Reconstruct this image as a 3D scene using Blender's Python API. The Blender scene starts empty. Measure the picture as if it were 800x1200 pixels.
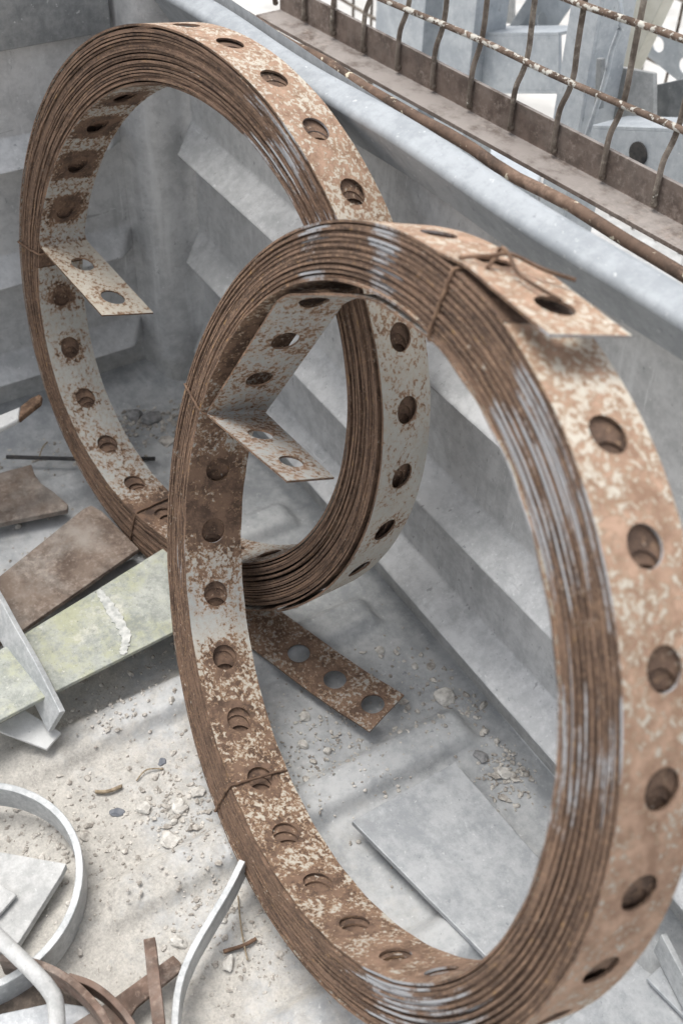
import bpy, bmesh, math, random
import numpy as np
from mathutils import Vector, Matrix, noise as mnoise
random.seed(4); rng = np.random.default_rng(4)
sc = bpy.context.scene
col = sc.collection
PI = math.pi

# ------------------------------------------------------------------ camera
FPX, PITCH, ROLL, PHI, H = 1294.675, 0.7503, 0.0330, 2.14194, 0.79366
def w2s(p):   # camera-azimuth frame -> skip frame (x along the side wall, y to the inside, z up)
    c, s = math.cos(PHI), math.sin(PHI)
    return Vector((p[0]*c+p[1]*s, -p[0]*s+p[1]*c, p[2]))
_F = Vector((0, math.cos(PITCH), -math.sin(PITCH))); _R = Vector((1,0,0)); _U = _R.cross(_F)
_R, _U = _R*math.cos(ROLL)+_U*math.sin(ROLL), _U*math.cos(ROLL)-_R*math.sin(ROLL)
CR, CU, CF = w2s(_R), w2s(_U), w2s(_F)
EYE = Vector((0,0,H))
def ray(x, y): return CF + CR*((x-400)/FPX) - CU*((y-600)/FPX)
def px(x, y, z=0.0):            # point at height z
    d = ray(x, y); return EYE + d*((z-H)/d.z)
def pv(x, y, v):                # point on the vertical plane y = v
    d = ray(x, y); return EYE + d*(v/d.y)
def hit(x, y, p, n):
    d = ray(x, y); return EYE + d*((p-EYE).dot(n)/d.dot(n))
cam = bpy.data.cameras.new('camera'); camo = bpy.data.objects.new('camera', cam); col.objects.link(camo)
camo.matrix_world = Matrix(((CR.x,CU.x,-CF.x,0),(CR.y,CU.y,-CF.y,0),(CR.z,CU.z,-CF.z,H),(0,0,0,1)))
cam.sensor_fit = 'VERTICAL'; cam.sensor_height = 36; cam.lens = 36*FPX/1200
cam.clip_start = 0.02; cam.clip_end = 500
cam.dof.use_dof = True; cam.dof.focus_distance = 0.90; cam.dof.aperture_fstop = 8.0
sc.camera = camo

# ------------------------------------------------------------------ object helpers
def empty(name, label, cat, loc=(0,0,0), group=None, kind=None):
    o = bpy.data.objects.new(name, None); col.objects.link(o); o.location = loc
    o.empty_display_size = .02
    tag(o, label, cat, group, kind); return o
def tag(o, label=None, cat=None, group=None, kind=None):
    if label: o['label'] = label
    if cat: o['category'] = cat
    if group: o['group'] = group
    if kind: o['kind'] = kind
    return o
def link(name, me, mats, parent=None, label=None):
    if not isinstance(mats, (list, tuple)): mats = [mats]
    for m in mats: me.materials.append(m)
    o = bpy.data.objects.new(name, me); col.objects.link(o)
    if parent:
        o.parent = parent; o.matrix_parent_inverse = Matrix.Translation(-parent.location)
    if label: o['label'] = label
    return o
def from_bm(name, bm, mats, parent=None, smooth=False, label=None, bevel=0):
    bmesh.ops.recalc_face_normals(bm, faces=bm.faces[:])
    me = bpy.data.meshes.new(name); bm.to_mesh(me); bm.free()
    if smooth: me.polygons.foreach_set('use_smooth', [True]*len(me.polygons))
    o = link(name, me, mats, parent, label)
    if bevel:
        b = o.modifiers.new('bevel', 'BEVEL'); b.width = bevel; b.segments = 2; b.limit_method = 'ANGLE'; b.angle_limit = .7
    return o
def add_prism(bm, top, thick, direction=Vector((0,0,-1))):
    """outline polygon (list of points) thickened along direction"""
    d = Vector(direction)*thick
    a = [bm.verts.new(p) for p in top]; b = [bm.verts.new(Vector(p)+d) for p in top]
    n = len(a); bm.faces.new(a); bm.faces.new(b[::-1])
    for i in range(n): bm.faces.new((a[i], b[i], b[(i+1)%n], a[(i+1)%n]))
def add_box(bm, lo, hi):
    x0,y0,z0 = lo; x1,y1,z1 = hi
    add_prism(bm, [(x0,y0,z1),(x1,y0,z1),(x1,y1,z1),(x0,y1,z1)], z1-z0)
def spline(pts, n=10):
    pts = [Vector(p) for p in pts]; out = []
    for i in range(len(pts)-1):
        p0 = pts[max(i-1,0)]; p1 = pts[i]; p2 = pts[i+1]; p3 = pts[min(i+2,len(pts)-1)]
        for k in range(n):
            t = k/n
            out.append(.5*((2*p1)+(p2-p0)*t+(2*p0-5*p1+4*p2-p3)*t*t+(3*p1-p0-3*p2+p3)*t**3))
    out.append(pts[-1]); return out
def add_sweep(bm, path, section, up=Vector((0,0,1)), closed=False):
    """sweep a closed 2D section (side, up) along a path"""
    n = len(path); rings = []
    for i, p in enumerate(path):
        a = path[(i-1)%n] if (closed or i>0) else path[0]
        b = path[(i+1)%n] if (closed or i<n-1) else path[-1]
        t = (Vector(b)-Vector(a)).normalized()
        s = t.cross(up)
        if s.length < 1e-4: s = t.cross(Vector((1,0,0)))
        s.normalize(); w = s.cross(t)
        rings.append([bm.verts.new(Vector(p)+s*q[0]+w*q[1]) for q in section])
    m = len(section)
    for i in range(n if closed else n-1):
        A, B = rings[i], rings[(i+1)%n]
        for k in range(m): bm.faces.new((A[k], A[(k+1)%m], B[(k+1)%m], B[k]))
    if not closed:
        bm.faces.new(rings[0][::-1]); bm.faces.new(rings[-1])
def circle(r, n=10, sy=1.0): return [(r*math.cos(2*PI*k/n), r*sy*math.sin(2*PI*k/n)) for k in range(n)]
def rect(w, h): return [(-w/2,-h/2),(w/2,-h/2),(w/2,h/2),(-w/2,h/2)]

# ------------------------------------------------------------------ node helpers
class NT:
    def __init__(s, name):
        s.m = bpy.data.materials.new(name); s.m.use_nodes = True
        s.t = s.m.node_tree; s.t.nodes.clear()
        s.out = s.t.nodes.new('ShaderNodeOutputMaterial'); s.p = s.t.nodes.new('ShaderNodeBsdfPrincipled')
        s.t.links.new(s.p.outputs[0], s.out.inputs[0])
    def set(s, inp, v):
        if isinstance(v, bpy.types.NodeSocket): s.t.links.new(v, inp)
        elif v is not None:
            if inp.type == 'RGBA': v = (v, v, v, 1) if isinstance(v, (int, float)) else ((*v, 1) if len(v) == 3 else v)
            inp.default_value = v
    def math(s, op, a, b=0.0, c=None, clamp=False):
        n = s.t.nodes.new('ShaderNodeMath'); n.operation = op; n.use_clamp = clamp
        s.set(n.inputs[0], a); s.set(n.inputs[1], b)
        if c is not None: s.set(n.inputs[2], c)
        return n.outputs[0]
    def noise(s, scale, detail=4, rough=.55, vec=None, dist=0.0):
        n = s.t.nodes.new('ShaderNodeTexNoise'); n.inputs['Scale'].default_value = scale
        n.inputs['Detail'].default_value = detail; n.inputs['Roughness'].default_value = rough; n.inputs['Distortion'].default_value = dist
        s.t.links.new(vec if vec is not None else s.obj(), n.inputs['Vector']); return n.outputs['Fac']
    def voro(s, scale, vec=None, out='Distance', feature='F1'):
        n = s.t.nodes.new('ShaderNodeTexVoronoi'); n.inputs['Scale'].default_value = scale; n.feature = feature
        s.t.links.new(vec if vec is not None else s.obj(), n.inputs['Vector']); return n.outputs[out]
    def obj(s):
        if not hasattr(s, '_o'):
            s._tc = s.t.nodes.new('ShaderNodeTexCoord'); s._o = s._tc.outputs['Object']
        return s._o
    def mapping(s, vec, scale=(1,1,1), loc=(0,0,0), rot=(0,0,0)):
        n = s.t.nodes.new('ShaderNodeMapping'); s.t.links.new(vec, n.inputs[0])
        n.inputs['Scale'].default_value = scale; n.inputs['Location'].default_value = loc; n.inputs['Rotation'].default_value = rot
        return n.outputs[0]
    def attr(s, name):
        n = s.t.nodes.new('ShaderNodeAttribute'); n.attribute_name = name; return n.outputs['Fac']
    def uv(s):
        n = s.t.nodes.new('ShaderNodeUVMap'); n.uv_map = 'strap_uv'; return n.outputs[0]
    def xyz(s, vec):
        n = s.t.nodes.new('ShaderNodeSeparateXYZ'); s.t.links.new(vec, n.inputs[0]); return n.outputs
    def mix(s, f, a, b, mode='MIX'):
        n = s.t.nodes.new('ShaderNodeMix'); n.data_type = 'RGBA'; n.blend_type = mode
        s.set(n.inputs[0], f); s.set(n.inputs[6], a); s.set(n.inputs[7], b); return n.outputs[2]
    def step(s, v, lo, hi):       # smooth step
        n = s.t.nodes.new('ShaderNodeMapRange'); n.interpolation_type = 'SMOOTHSTEP'
        s.set(n.inputs[0], v); s.set(n.inputs[1], lo); s.set(n.inputs[2], hi); return n.outputs[0]
    def lin(s, v, lo, hi, a, b):
        n = s.t.nodes.new('ShaderNodeMapRange'); s.set(n.inputs[0], v); s.set(n.inputs[1], lo); s.set(n.inputs[2], hi)
        s.set(n.inputs[3], a); s.set(n.inputs[4], b); return n.outputs[0]
    def bump(s, h, strength=.3, dist=.001, normal=None):
        n = s.t.nodes.new('ShaderNodeBump'); n.inputs['Strength'].default_value = strength; n.inputs['Distance'].default_value = dist
        s.set(n.inputs['Height'], h)
        if normal is not None: s.t.links.new(normal, n.inputs['Normal'])
        return n.outputs[0]
    def done(s, colr, rough=.6, metal=0.0, normal=None, spec=.5):
        s.set(s.p.inputs['Base Color'], colr); s.set(s.p.inputs['Roughness'], rough); s.set(s.p.inputs['Metallic'], metal)
        s.set(s.p.inputs['Specular IOR Level'], spec)
        if normal is not None: s.t.links.new(normal, s.p.inputs['Normal'])
        return s.m

def galvanised(name, lo=(.41,.417,.42), hi=(.57,.575,.575), white=.45, dust=None, dustcol=(.50,.47,.42), scale=1.0, rough=.5, metal=.25, stain=0.5, runs=0.0):
    t = NT(name)
    a = t.noise(13*scale, 10, .70); b = t.noise(75*scale, 7, .75); c = t.noise(320*scale, 3, .6)
    base = t.mix(t.step(t.math('MULTIPLY_ADD', b, .5, t.math('MULTIPLY', a, .5)), .40, .60), lo, hi)
    base = t.mix(t.math('MULTIPLY', t.step(t.noise(17*scale, 8, .7, dist=.6), .56, .74), white), base, (.66,.68,.68))
    # dull oxide stains and fine dark scuffs
    base = t.mix(t.math('MULTIPLY', t.step(t.noise(23*scale, 7, .7, vec=t.mapping(t.obj(), loc=(3,1,7))), .56, .72), stain*.8), base, (.27,.275,.28))
    if runs:
        rn = t.noise(1, 6, .7, vec=t.mapping(t.obj(), scale=(34,34,3.2), loc=(2,7,0)))
        base = t.mix(t.math('MULTIPLY', t.step(rn, .56, .68), runs), base, (.68,.69,.69))
        base = t.mix(t.math('MULTIPLY', t.step(rn, .42, .32), runs*.6), base, (.27,.275,.28))
    if runs:
        for sc3, rt, lc in (((3,46,46),(.5,.2,.3),5), ((50,5,50),(.1,.6,.9),8), ((60,60,5),(.4,.3,.2),2)):
            q = t.noise(1, 5, .65, vec=t.mapping(t.obj(), scale=tuple(k*2.2 for k in sc3), rot=rt, loc=(lc,1,3)))
            base = t.mix(t.math('MULTIPLY', t.step(q, .665, .69), .55), base, (.70,.71,.71) if lc != 8 else (.2,.2,.2))
    sp = t.step(t.noise(140*scale, 4, .75, vec=t.mapping(t.obj(), scale=(1,1,.45), loc=(.3,.1,.9))), .64, .70)
    base = t.mix(t.math('MULTIPLY', sp, .55), base, (.15,.16,.17))
    ws = t.step(t.noise(210*scale, 3, .6, vec=t.mapping(t.obj(), loc=(1.3,4,.9))), .66, .71)
    base = t.mix(t.math('MULTIPLY', ws, .5), base, (.7,.71,.7))
    rg = t.lin(c, .3, .7, rough-.06, rough+.1)
    if dust is not None:
        f = dust(t)
        gr = t.noise(420, 5, .8, vec=t.mapping(t.obj(), loc=(2,2,6)))
        dm = t.step(t.math('MULTIPLY_ADD', gr, .55, t.math('MULTIPLY', b, .45)), .36, .64)
        dc = t.mix(dm, tuple(k*.70 for k in dustcol), tuple(k*1.16 for k in dustcol))
        dc = t.mix(t.math('MULTIPLY', t.step(t.noise(300, 4, .7, vec=t.mapping(t.obj(), loc=(5,2,8))), .63, .70), .55), dc, tuple(k*.42 for k in dustcol))
        base = t.mix(f, base, dc)
        rg = t.mix(f, rg, .9); c = t.math('ADD', c, t.math('MULTIPLY', t.math('MULTIPLY', f, gr), 3.0))
    sc_ = t.step(t.noise(26*scale, 9, .8, vec=t.mapping(t.obj(), scale=(1,1,5), loc=(4,4,1), rot=(.5,.9,.2))), .60, .66)
    base = t.mix(t.math('MULTIPLY', sc_, .35), base, (.26,.27,.28))
    nb = t.bump(t.math('MULTIPLY_ADD', a, .5, t.math('MULTIPLY_ADD', b, .6, t.math('MULTIPLY', c, .2))), .5, .0012)
    return t.done(base, rg, metal, nb)

def rusty(name, dark=(.075,.045,.03), mid=(.19,.115,.075), hi=(.33,.22,.15), flecks=.2, fleckcol=(.66,.62,.54), scale=1.0, dust=0.0, settled=0.0):
    t = NT(name)
    a = t.noise(35*scale, 8, .65); b = t.noise(180*scale, 6, .7); c = t.noise(14*scale, 5, .6, vec=t.mapping(t.obj(), loc=(2,5,1)))
    base = t.mix(t.step(a, .35, .62), dark, mid)
    base = t.mix(t.step(t.math('MULTIPLY_ADD', b, .6, t.math('MULTIPLY', c, .4)), .48, .66), base, hi)
    if dust: base = t.mix(t.math('MULTIPLY', t.step(t.noise(20*scale, 6, .7, vec=t.mapping(t.obj(), loc=(7,5,1))), .4, .7), dust), base, (.42,.39,.35))
    if settled:      # pale dust lying on whatever faces up
        gn = t.t.nodes.new('ShaderNodeNewGeometry'); up = t.step(t.xyz(gn.outputs['True Normal'])[2], .6, .95)
        base = t.mix(t.math('MULTIPLY', t.math('MULTIPLY', up, t.step(a, .30, .55)), settled), base, (.36,.345,.33))
    thr = .76-.3*flecks
    f = t.step(t.noise(120*scale, 6, .6, vec=t.mapping(t.obj(), loc=(9,2,4))), thr, thr+.04)
    base = t.mix(f, base, fleckcol)
    nb = t.bump(t.math('MULTIPLY_ADD', b, 1.0, t.math('MULTIPLY', f, .6)), .5, .0007)
    return t.done(base, .82, 0, nb, .3)

def strap_surface():
    t = NT('rusty_painted_strap')
    cov, rh, ph, hole = t.attr('cover'), t.attr('rusthue'), t.attr('painthue'), t.attr('nearhole')
    big = t.noise(34, 5, .62); n1 = t.noise(240, 6, .66, dist=.35); n2 = t.noise(520, 4, .65)
    c = t.math('ADD', cov, t.math('MULTIPLY', t.math('SUBTRACT', big, .5), .8))
    c = t.math('SUBTRACT', c, t.math('MULTIPLY', hole, t.lin(big, .3, .7, .5, 1.0)))
    thr = t.lin(c, 0, 1, .70, .30)
    mask = t.math('MULTIPLY_ADD', t.math('SUBTRACT', t.math('MULTIPLY_ADD', n2, .30, t.math('MULTIPLY', n1, .70)), thr), 13, .5, clamp=True)
    soft = t.math('MULTIPLY_ADD', t.math('SUBTRACT', n1, thr), 4.5, .2, clamp=True)
    edge = t.math('MULTIPLY', mask, t.math('SUBTRACT', 1, mask)); edge = t.math('MULTIPLY', edge, 3.2, clamp=True)
    v = t.noise(70, 7, .7, vec=t.mapping(t.obj(), loc=(4,8,2)))
    rd = t.mix(t.step(v, .36, .62), (.048,.032,.025), (.145,.090,.061))
    rl = t.mix(t.step(v, .36, .64), (.28,.175,.118), (.50,.335,.24))
    rust = t.mix(rh, rd, rl)
    rust = t.mix(t.math('MULTIPLY', t.step(n2, .55, .7), .3), rust, (.31,.19,.115))
    pv_ = t.noise(40, 5, .6, vec=t.mapping(t.obj(), loc=(1,2,9)))
    paint = t.mix(ph, t.mix(pv_, (.27,.285,.28), (.43,.44,.43)), t.mix(pv_, (.48,.43,.345), (.66,.62,.53)))
    rust = t.mix(t.math('MULTIPLY', t.step(t.noise(22, 6, .7, vec=t.mapping(t.obj(), loc=(9,1,4))), .52, .70), .5), rust, t.mix(rh, (.05,.035,.028), (.30,.185,.12)))
    # grey paint is thinly rust-stained here and there
    paint = t.mix(t.math('MULTIPLY', t.step(t.noise(95, 5, .7, vec=t.mapping(t.obj(), loc=(6,6,2))), .5, .72), .4), paint, (.40,.30,.20))
    paint = t.mix(t.math('MULTIPLY', t.math('SUBTRACT', 1, soft), .55), paint, t.mix(rh, (.30,.21,.14), (.55,.42,.31)))
    colr = t.mix(mask, rust, paint)
    colr = t.mix(t.math('MULTIPLY', edge, .75), colr, (.27,.14,.06))
    nb = t.bump(t.math('MULTIPLY_ADD', mask, .8, t.math('MULTIPLY', n2, 1.0)), .55, .0006)
    return t.done(colr, t.mix(mask, .85, .55), 0, nb, .35)

def strap_edge():
    t = NT('rusty_strap_edge')
    e, rh = t.attr('edgepaint'), t.attr('edgehue')
    uv = t.uv()
    s1 = t.noise(1, 6, .68, vec=t.mapping(uv, scale=(16,0,1)))                   # tone of each wrap along its length
    s2 = t.noise(1, 6, .75, vec=t.mapping(uv, scale=(280,320,1), loc=(5,3,0)))
    s3 = t.noise(1, 6, .62, vec=t.mapping(uv, scale=(9,0,1), loc=(2,9,0)))
    s4 = t.noise(14, 3, .5)
    g = t.noise(800, 3, .65)
    rust = t.mix(t.step(s1, .38, .62), (.058,.040,.032), (.190,.124,.088))
    rust = t.mix(t.math('MULTIPLY', t.step(s2, .46, .68), t.lin(rh, 0, 1, .2, .75)), rust, (.38,.245,.155))
    rust = t.mix(t.math('MULTIPLY', t.step(g, .52, .72), .4), rust, (.29,.20,.145))
    rust = t.mix(t.math('MULTIPLY', t.step(t.noise(1, 5, .7, vec=t.mapping(uv, scale=(60,120,1), loc=(1,7,0))), .60, .68), t.math('MULTIPLY', rh, .7)), rust, (.43,.26,.10))
    thr = t.lin(e, 0, 1, .76, .38)
    m = t.math('MULTIPLY_ADD', t.math('SUBTRACT', t.math('MULTIPLY_ADD', s2, .14, t.math('MULTIPLY_ADD', s4, .20, t.math('MULTIPLY', s3, .66))), thr), 24, .5, clamp=True)
    colr = t.mix(t.math('MULTIPLY', m, .9), rust, t.mix(g, (.28,.29,.30), (.43,.44,.455)))
    nb = t.bump(t.math('MULTIPLY_ADD', s2, 1.0, t.math('MULTIPLY', g, .5)), .6, .0006)
    return t.done(colr, .92, 0, nb, .2)

M = {}
def wall_dust(t):
    z = t.xyz(t.obj())[2]
    n = t.noise(40, 7, .7, vec=t.mapping(t.obj(), loc=(8,1,3)))
    return t.math('MULTIPLY', t.step(t.math('ADD', z, t.math('MULTIPLY', t.math('SUBTRACT', n, .5), .16)), .06, -.02), .55)
M['galv_wall'] = galvanised('galvanised_wall', runs=.45, dust=wall_dust, dustcol=(.36,.35,.32))
M['galv_rail'] = galvanised('galvanised_rail', lo=(.27,.29,.307), hi=(.365,.387,.405), white=.22, stain=.3, rough=.68, metal=.05)
M['galv_dark'] = galvanised('weathered_grey_steel', lo=(.17,.18,.185), hi=(.29,.30,.30), white=.3)
M['galv_plate'] = galvanised('galvanised_plate', lo=(.34,.355,.37), hi=(.50,.512,.52), white=.7, scale=1.3, stain=.6)
M['galv_bar'] = galvanised('galvanised_bar', lo=(.36,.375,.38), hi=(.54,.55,.55), white=.5, scale=2, stain=.4)
M['galv_pale'] = galvanised('pale_zinc', lo=(.37,.372,.362), hi=(.54,.538,.525), white=.5, scale=1.6, stain=.4, rough=.8, metal=0)
M['galv_bg'] = galvanised('galvanised_section', lo=(.36,.39,.42), hi=(.50,.53,.55), white=.5, stain=.2)
M['zinc_white'] = galvanised('whitened_zinc', lo=(.52,.525,.515), hi=(.62,.62,.61), white=.6, stain=.25, rough=.8, metal=0)
def floor_dust(t):
    o = t.xyz(t.obj()); n = t.noise(22, 9, .72); n2 = t.noise(120, 6, .7, vec=t.mapping(t.obj(), loc=(8,1,3)))
    near = t.math('MULTIPLY_ADD', o[1], 2.6, .72)                      # soil lies thickest away from the side wall
    near = t.math('SUBTRACT', near, t.math('MULTIPLY', t.step(o[0], .60, .95), .35))
    f = t.math('ADD', near, t.math('MULTIPLY_ADD', n, 1.3, t.math('MULTIPLY_ADD', n2, .5, -.88)))
    f = t.math('ADD', f, t.math('MULTIPLY', o[2], -9.0))              # collects in the troughs
    return t.math('MULTIPLY', t.step(f, .1, .62), .92)
M['galv_floor'] = galvanised('dusty_galvanised_floor', lo=(.32,.332,.34), hi=(.48,.488,.488), white=.5, dust=floor_dust, dustcol=(.50,.475,.43), rough=.6, metal=.12)
M['surface'] = strap_surface(); M['edge'] = strap_edge()
M['rust_plate'] = rusty('rusty_plate', dark=(.10,.072,.056), mid=(.19,.145,.115), hi=(.30,.245,.205), flecks=.02, dust=.5)
M['rust_bar'] = rusty('rusty_bar', dark=(.085,.058,.045), mid=(.20,.135,.105), hi=(.33,.25,.20), flecks=.12, fleckcol=(.5,.46,.4), dust=.35)
M['rust_dark'] = rusty('dark_rusty_plate', dark=(.06,.05,.042), mid=(.13,.105,.085), hi=(.2,.16,.13), flecks=.1)
M['rust_wire'] = rusty('rusty_wire', dark=(.08,.05,.034), mid=(.17,.105,.07), hi=(.28,.18,.115), flecks=0)
M['rust_pipe'] = rusty('rusty_pipe', dark=(.07,.048,.036), mid=(.16,.105,.075), hi=(.25,.17,.125), flecks=.5, fleckcol=(.62,.55,.42), scale=.8)
M['rust_angle'] = rusty('rusty_angle_steel', dark=(.10,.074,.06), mid=(.19,.145,.12), hi=(.29,.235,.20), flecks=.10, dust=.15, settled=.5)
M['mesh_wire'] = rusty('flaking_mesh_wire', dark=(.09,.07,.055), mid=(.20,.165,.135), hi=(.33,.29,.24), flecks=.30, fleckcol=(.7,.68,.6))
M['mesh_rod'] = rusty('white_flaking_rod', dark=(.08,.055,.04), mid=(.17,.12,.09), hi=(.3,.22,.17), flecks=.78, fleckcol=(.54,.515,.455), scale=1.3)
def lichen():
    t = NT('lichen_stained_plate')
    a = t.noise(24, 9, .75); b = t.noise(130, 7, .75); c = t.noise(12, 8, .68, vec=t.mapping(t.obj(), loc=(3,3,3))); d = t.noise(340, 4, .7)
    base = t.mix(t.step(t.math('MULTIPLY_ADD', a, .6, t.math('MULTIPLY', b, .4)), .38, .62), (.25,.265,.24), (.45,.46,.42))
    base = t.mix(t.math('MULTIPLY', t.step(t.math('MULTIPLY_ADD', c, .65, t.math('MULTIPLY', b, .35)), .46, .60), .72), base, (.39,.395,.255))
    base = t.mix(t.math('MULTIPLY', t.step(t.noise(15, 9, .72, vec=t.mapping(t.obj(), loc=(1,8,4))), .54, .64), .9), base, (.56,.55,.48))
    base = t.mix(t.math('MULTIPLY', t.step(d, .60, .68), .55), base, (.17,.175,.12))
    base = t.mix(t.math('MULTIPLY', t.step(t.noise(210, 4, .7, vec=t.mapping(t.obj(), loc=(6,1,2))), .62, .68), .6), base, (.64,.63,.57))
    return t.done(base, .88, 0, t.bump(t.math('ADD', b, d), .5, .0012), .25)
M['lichen'] = lichen()
def simple(name, c1, c2, scale=60, rough=.85, dist=.001):
    t = NT(name); a = t.noise(scale, 7, .65)
    return t.done(t.mix(t.step(a, .35, .65), c1, c2), rough, 0, t.bump(t.noise(scale*3, 5, .6), .5, dist), .3)
M['weld'] = simple('white_streak', (.36,.37,.35), (.58,.58,.55), 150)
M['stone'] = simple('pale_stone', (.42,.40,.365), (.64,.62,.575), 140)
M['stone_grey'] = simple('grey_stone', (.20,.20,.20), (.33,.325,.32), 140)
M['gravel'] = simple('sandy_gravel', (.27,.245,.215), (.60,.57,.52), 130)
M['black_rod'] = simple('blackened_rod', (.03,.03,.032), (.07,.065,.06), 90)
M['twig'] = simple('dry_twig', (.20,.155,.10), (.38,.31,.22), 200)
M['ground'] = simple('pale_concrete', (.40,.39,.37), (.55,.54,.515), 6, dist=.004)
M['cream'] = simple('cream_board', (.52,.50,.42), (.68,.66,.58), 14)
M['slate'] = simple('blue_grey_chip', (.12,.13,.15), (.2,.21,.23), 140)

# ------------------------------------------------------------------ the skip
V0, UE, ZF = -0.452, 1.06, -0.012
skip = empty('skip', 'open grey galvanised steel skip with ribbed walls around the rusty coils', 'skip', (.5,-.1,ZF))
def grid_mesh(P, name, mat, parent, label=None):
    """P[i][j] array of points -> smooth sheet"""
    n, m = P.shape[:2]
    me = bpy.data.meshes.new(name)
    idx = np.arange(n*m).reshape(n, m)
    f = np.stack([idx[:-1,:-1], idx[1:,:-1], idx[1:,1:], idx[:-1,1:]], -1).reshape(-1, 4)
    me.from_pydata(P.reshape(-1,3).tolist(), [], f.tolist())
    me.polygons.foreach_set('use_smooth', [True]*len(me.polygons))
    me.update()
    return link(name, me, mat, parent, label)
def sst(x, a, b):
    t = np.clip((x-a)/(b-a), 0, 1); return t*t*(3-2*t)
def dents(a, b, amp, seed, fr):
    r = np.zeros_like(a); g = np.random.default_rng(seed)
    for k in range(7):
        fx, fy = g.normal(0, fr, 2); ph = g.uniform(0, 6.28)
        r += np.sin(a*fx+b*fy+ph)
    return r*amp/3
RIBS = [.05, .167, .29]
def rib_profile(z):
    p = np.zeros_like(z)
    for zl in RIBS:
        up = 1-sst(z, zl+.002, zl+.030); up = np.where(z > zl, 1-np.clip((z-zl)/.022, 0, 1), 0)
        dn = np.where(z <= zl, 1-np.clip((zl-z)/.006, 0, 1), 0)
        p = np.maximum(p, np.maximum(up, dn))
    # soften the folds
    return p
def wall_sheet(name, ext0, ext1, ribend, ztop, fn, seed):
    s = np.concatenate([np.arange(ext0, ext1, .005), [ext1]]); z = np.concatenate([np.arange(ZF, ztop, .00125), [ztop]])
    S, Z = np.meshgrid(s, z, indexing='ij')
    prof = rib_profile(z); k = np.array([.0,.25,.5,.25,.0]); prof = np.convolve(np.pad(prof, 2, mode='edge'), k, 'valid')
    taper = np.clip((ribend-S)/.024, 0, 1)
    p = .030*np.clip(np.minimum(prof[None,:], taper*1.0), 0, 1) + dents(S, Z, .0007, seed, 14)
    return fn(S, Z, p)
Pw = wall_sheet('side_wall', -.25, 1.035, 1.012, .46, lambda S,Z,p: np.stack([S, V0+p, Z], -1), 1)
grid_mesh(Pw, 'side_wall', M['galv_wall'], skip)
Pe = wall_sheet('end_wall', -.60, .408, .392, .52, lambda S,Z,p: np.stack([UE-p, -S, Z], -1), 2)
grid_mesh(Pe, 'end_wall', M['galv_wall'], skip)
# corner post: shallow convex fillet between the two walls
prof = [(1.010,V0-.004),(1.010,V0+.0035),(1.014,V0+.005)] + [(1.014+(UE-.006-1.014)*k/10-.014*math.sin(PI*k/10), V0+.005+(-.396-V0-.005)*k/10+.012*math.sin(PI*k/10)) for k in range(1,10)] + [(UE-.006,-.396),(UE-.0035,-.392),(UE+.004,-.392)]
zz = np.linspace(ZF, .52, 40)
Pc = np.array([[(a, b, z) for z in zz] for a, b in prof])
grid_mesh(Pc, 'corner_post', M['galv_wall'], skip)
# floor with raised cross ribs
u_ = np.concatenate([np.arange(-.3, .12, .01), np.arange(.12, UE+.03, .0035)]); v_ = np.arange(-.47, .62, .0045)
Uu, Vv = np.meshgrid(u_, v_, indexing='ij')
zf = np.full_like(Uu, ZF)
for uc in (.111, .267, .423, .579, .737, .893):
    d = np.abs(Uu-uc-.012)
    r = (1-sst(d, .011, .026))*(1-sst(-Vv, .408, .424))
    zf = np.maximum(zf, ZF+(.012-.0075*sst(Vv, -.17, -.02))*r)
zf += dents(Uu, Vv, .0003, 5, 30)
zf += .035*sst(Uu, .985, 1.07)*0.6      # weld fillet toward the end wall
grid_mesh(np.stack([Uu, Vv, zf], -1), 'skip_floor', M['galv_floor'], skip)
# top rail: rounded box section, sagging slightly to the far end
sec = []
def arc(cx, cz, r, a0, a1, n=8):
    return [(cx+r*math.cos(math.radians(a0+(a1-a0)*k/n)), cz+r*math.sin(math.radians(a0+(a1-a0)*k/n))) for k in range(n+1)]
# (y, z) about the rail's own origin
sec += [(-.447,-.030)] + arc(-.441,-.024,.005,-90,-20,4) + arc(-.424,.0045,.006,-15,70,8) + arc(-.434,.002,.0125,80,170,8) + [(-.448,-.032)]
bm = bmesh.new(); rings = []
for uu in np.linspace(-.25, 1.03, 60):
    dz = .455+(.6-uu)*.034 + .0012*math.sin(uu*23); dy = .0012*math.sin(uu*17+1)
    rings.append([bm.verts.new((uu, y+dy, z+dz)) for y, z in sec])
for i in range(len(rings)-1):
    for k in range(len(sec)):
        bm.faces.new((rings[i][k], rings[i][(k+1)%len(sec)], rings[i+1][(k+1)%len(sec)], rings[i+1][k]))
bm.faces.new(rings[0]); bm.faces.new(rings[-1][::-1])
from_bm('top_rail', bm, M['galv_rail'], skip, smooth=True).modifiers.new('w','WEIGHTED_NORMAL')
bm = bmesh.new(); add_box(bm, (UE-.014, -.391, .4), (UE-.004, .6, .60))
from_bm('rim_plate', bm, M['galv_dark'], skip, bevel=.001, label='darker grey flat plate along the top of the end wall')
bm = bmesh.new()
add_sweep(bm, spline([(1.0,-.444,.452),(1.045,-.425,.462),(1.075,-.395,.49),(1.085,-.37,.53)], 8), circle(.017, 14))
from_bm('rail_end', bm, M['galv_rail'], skip, smooth=True)

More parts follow.
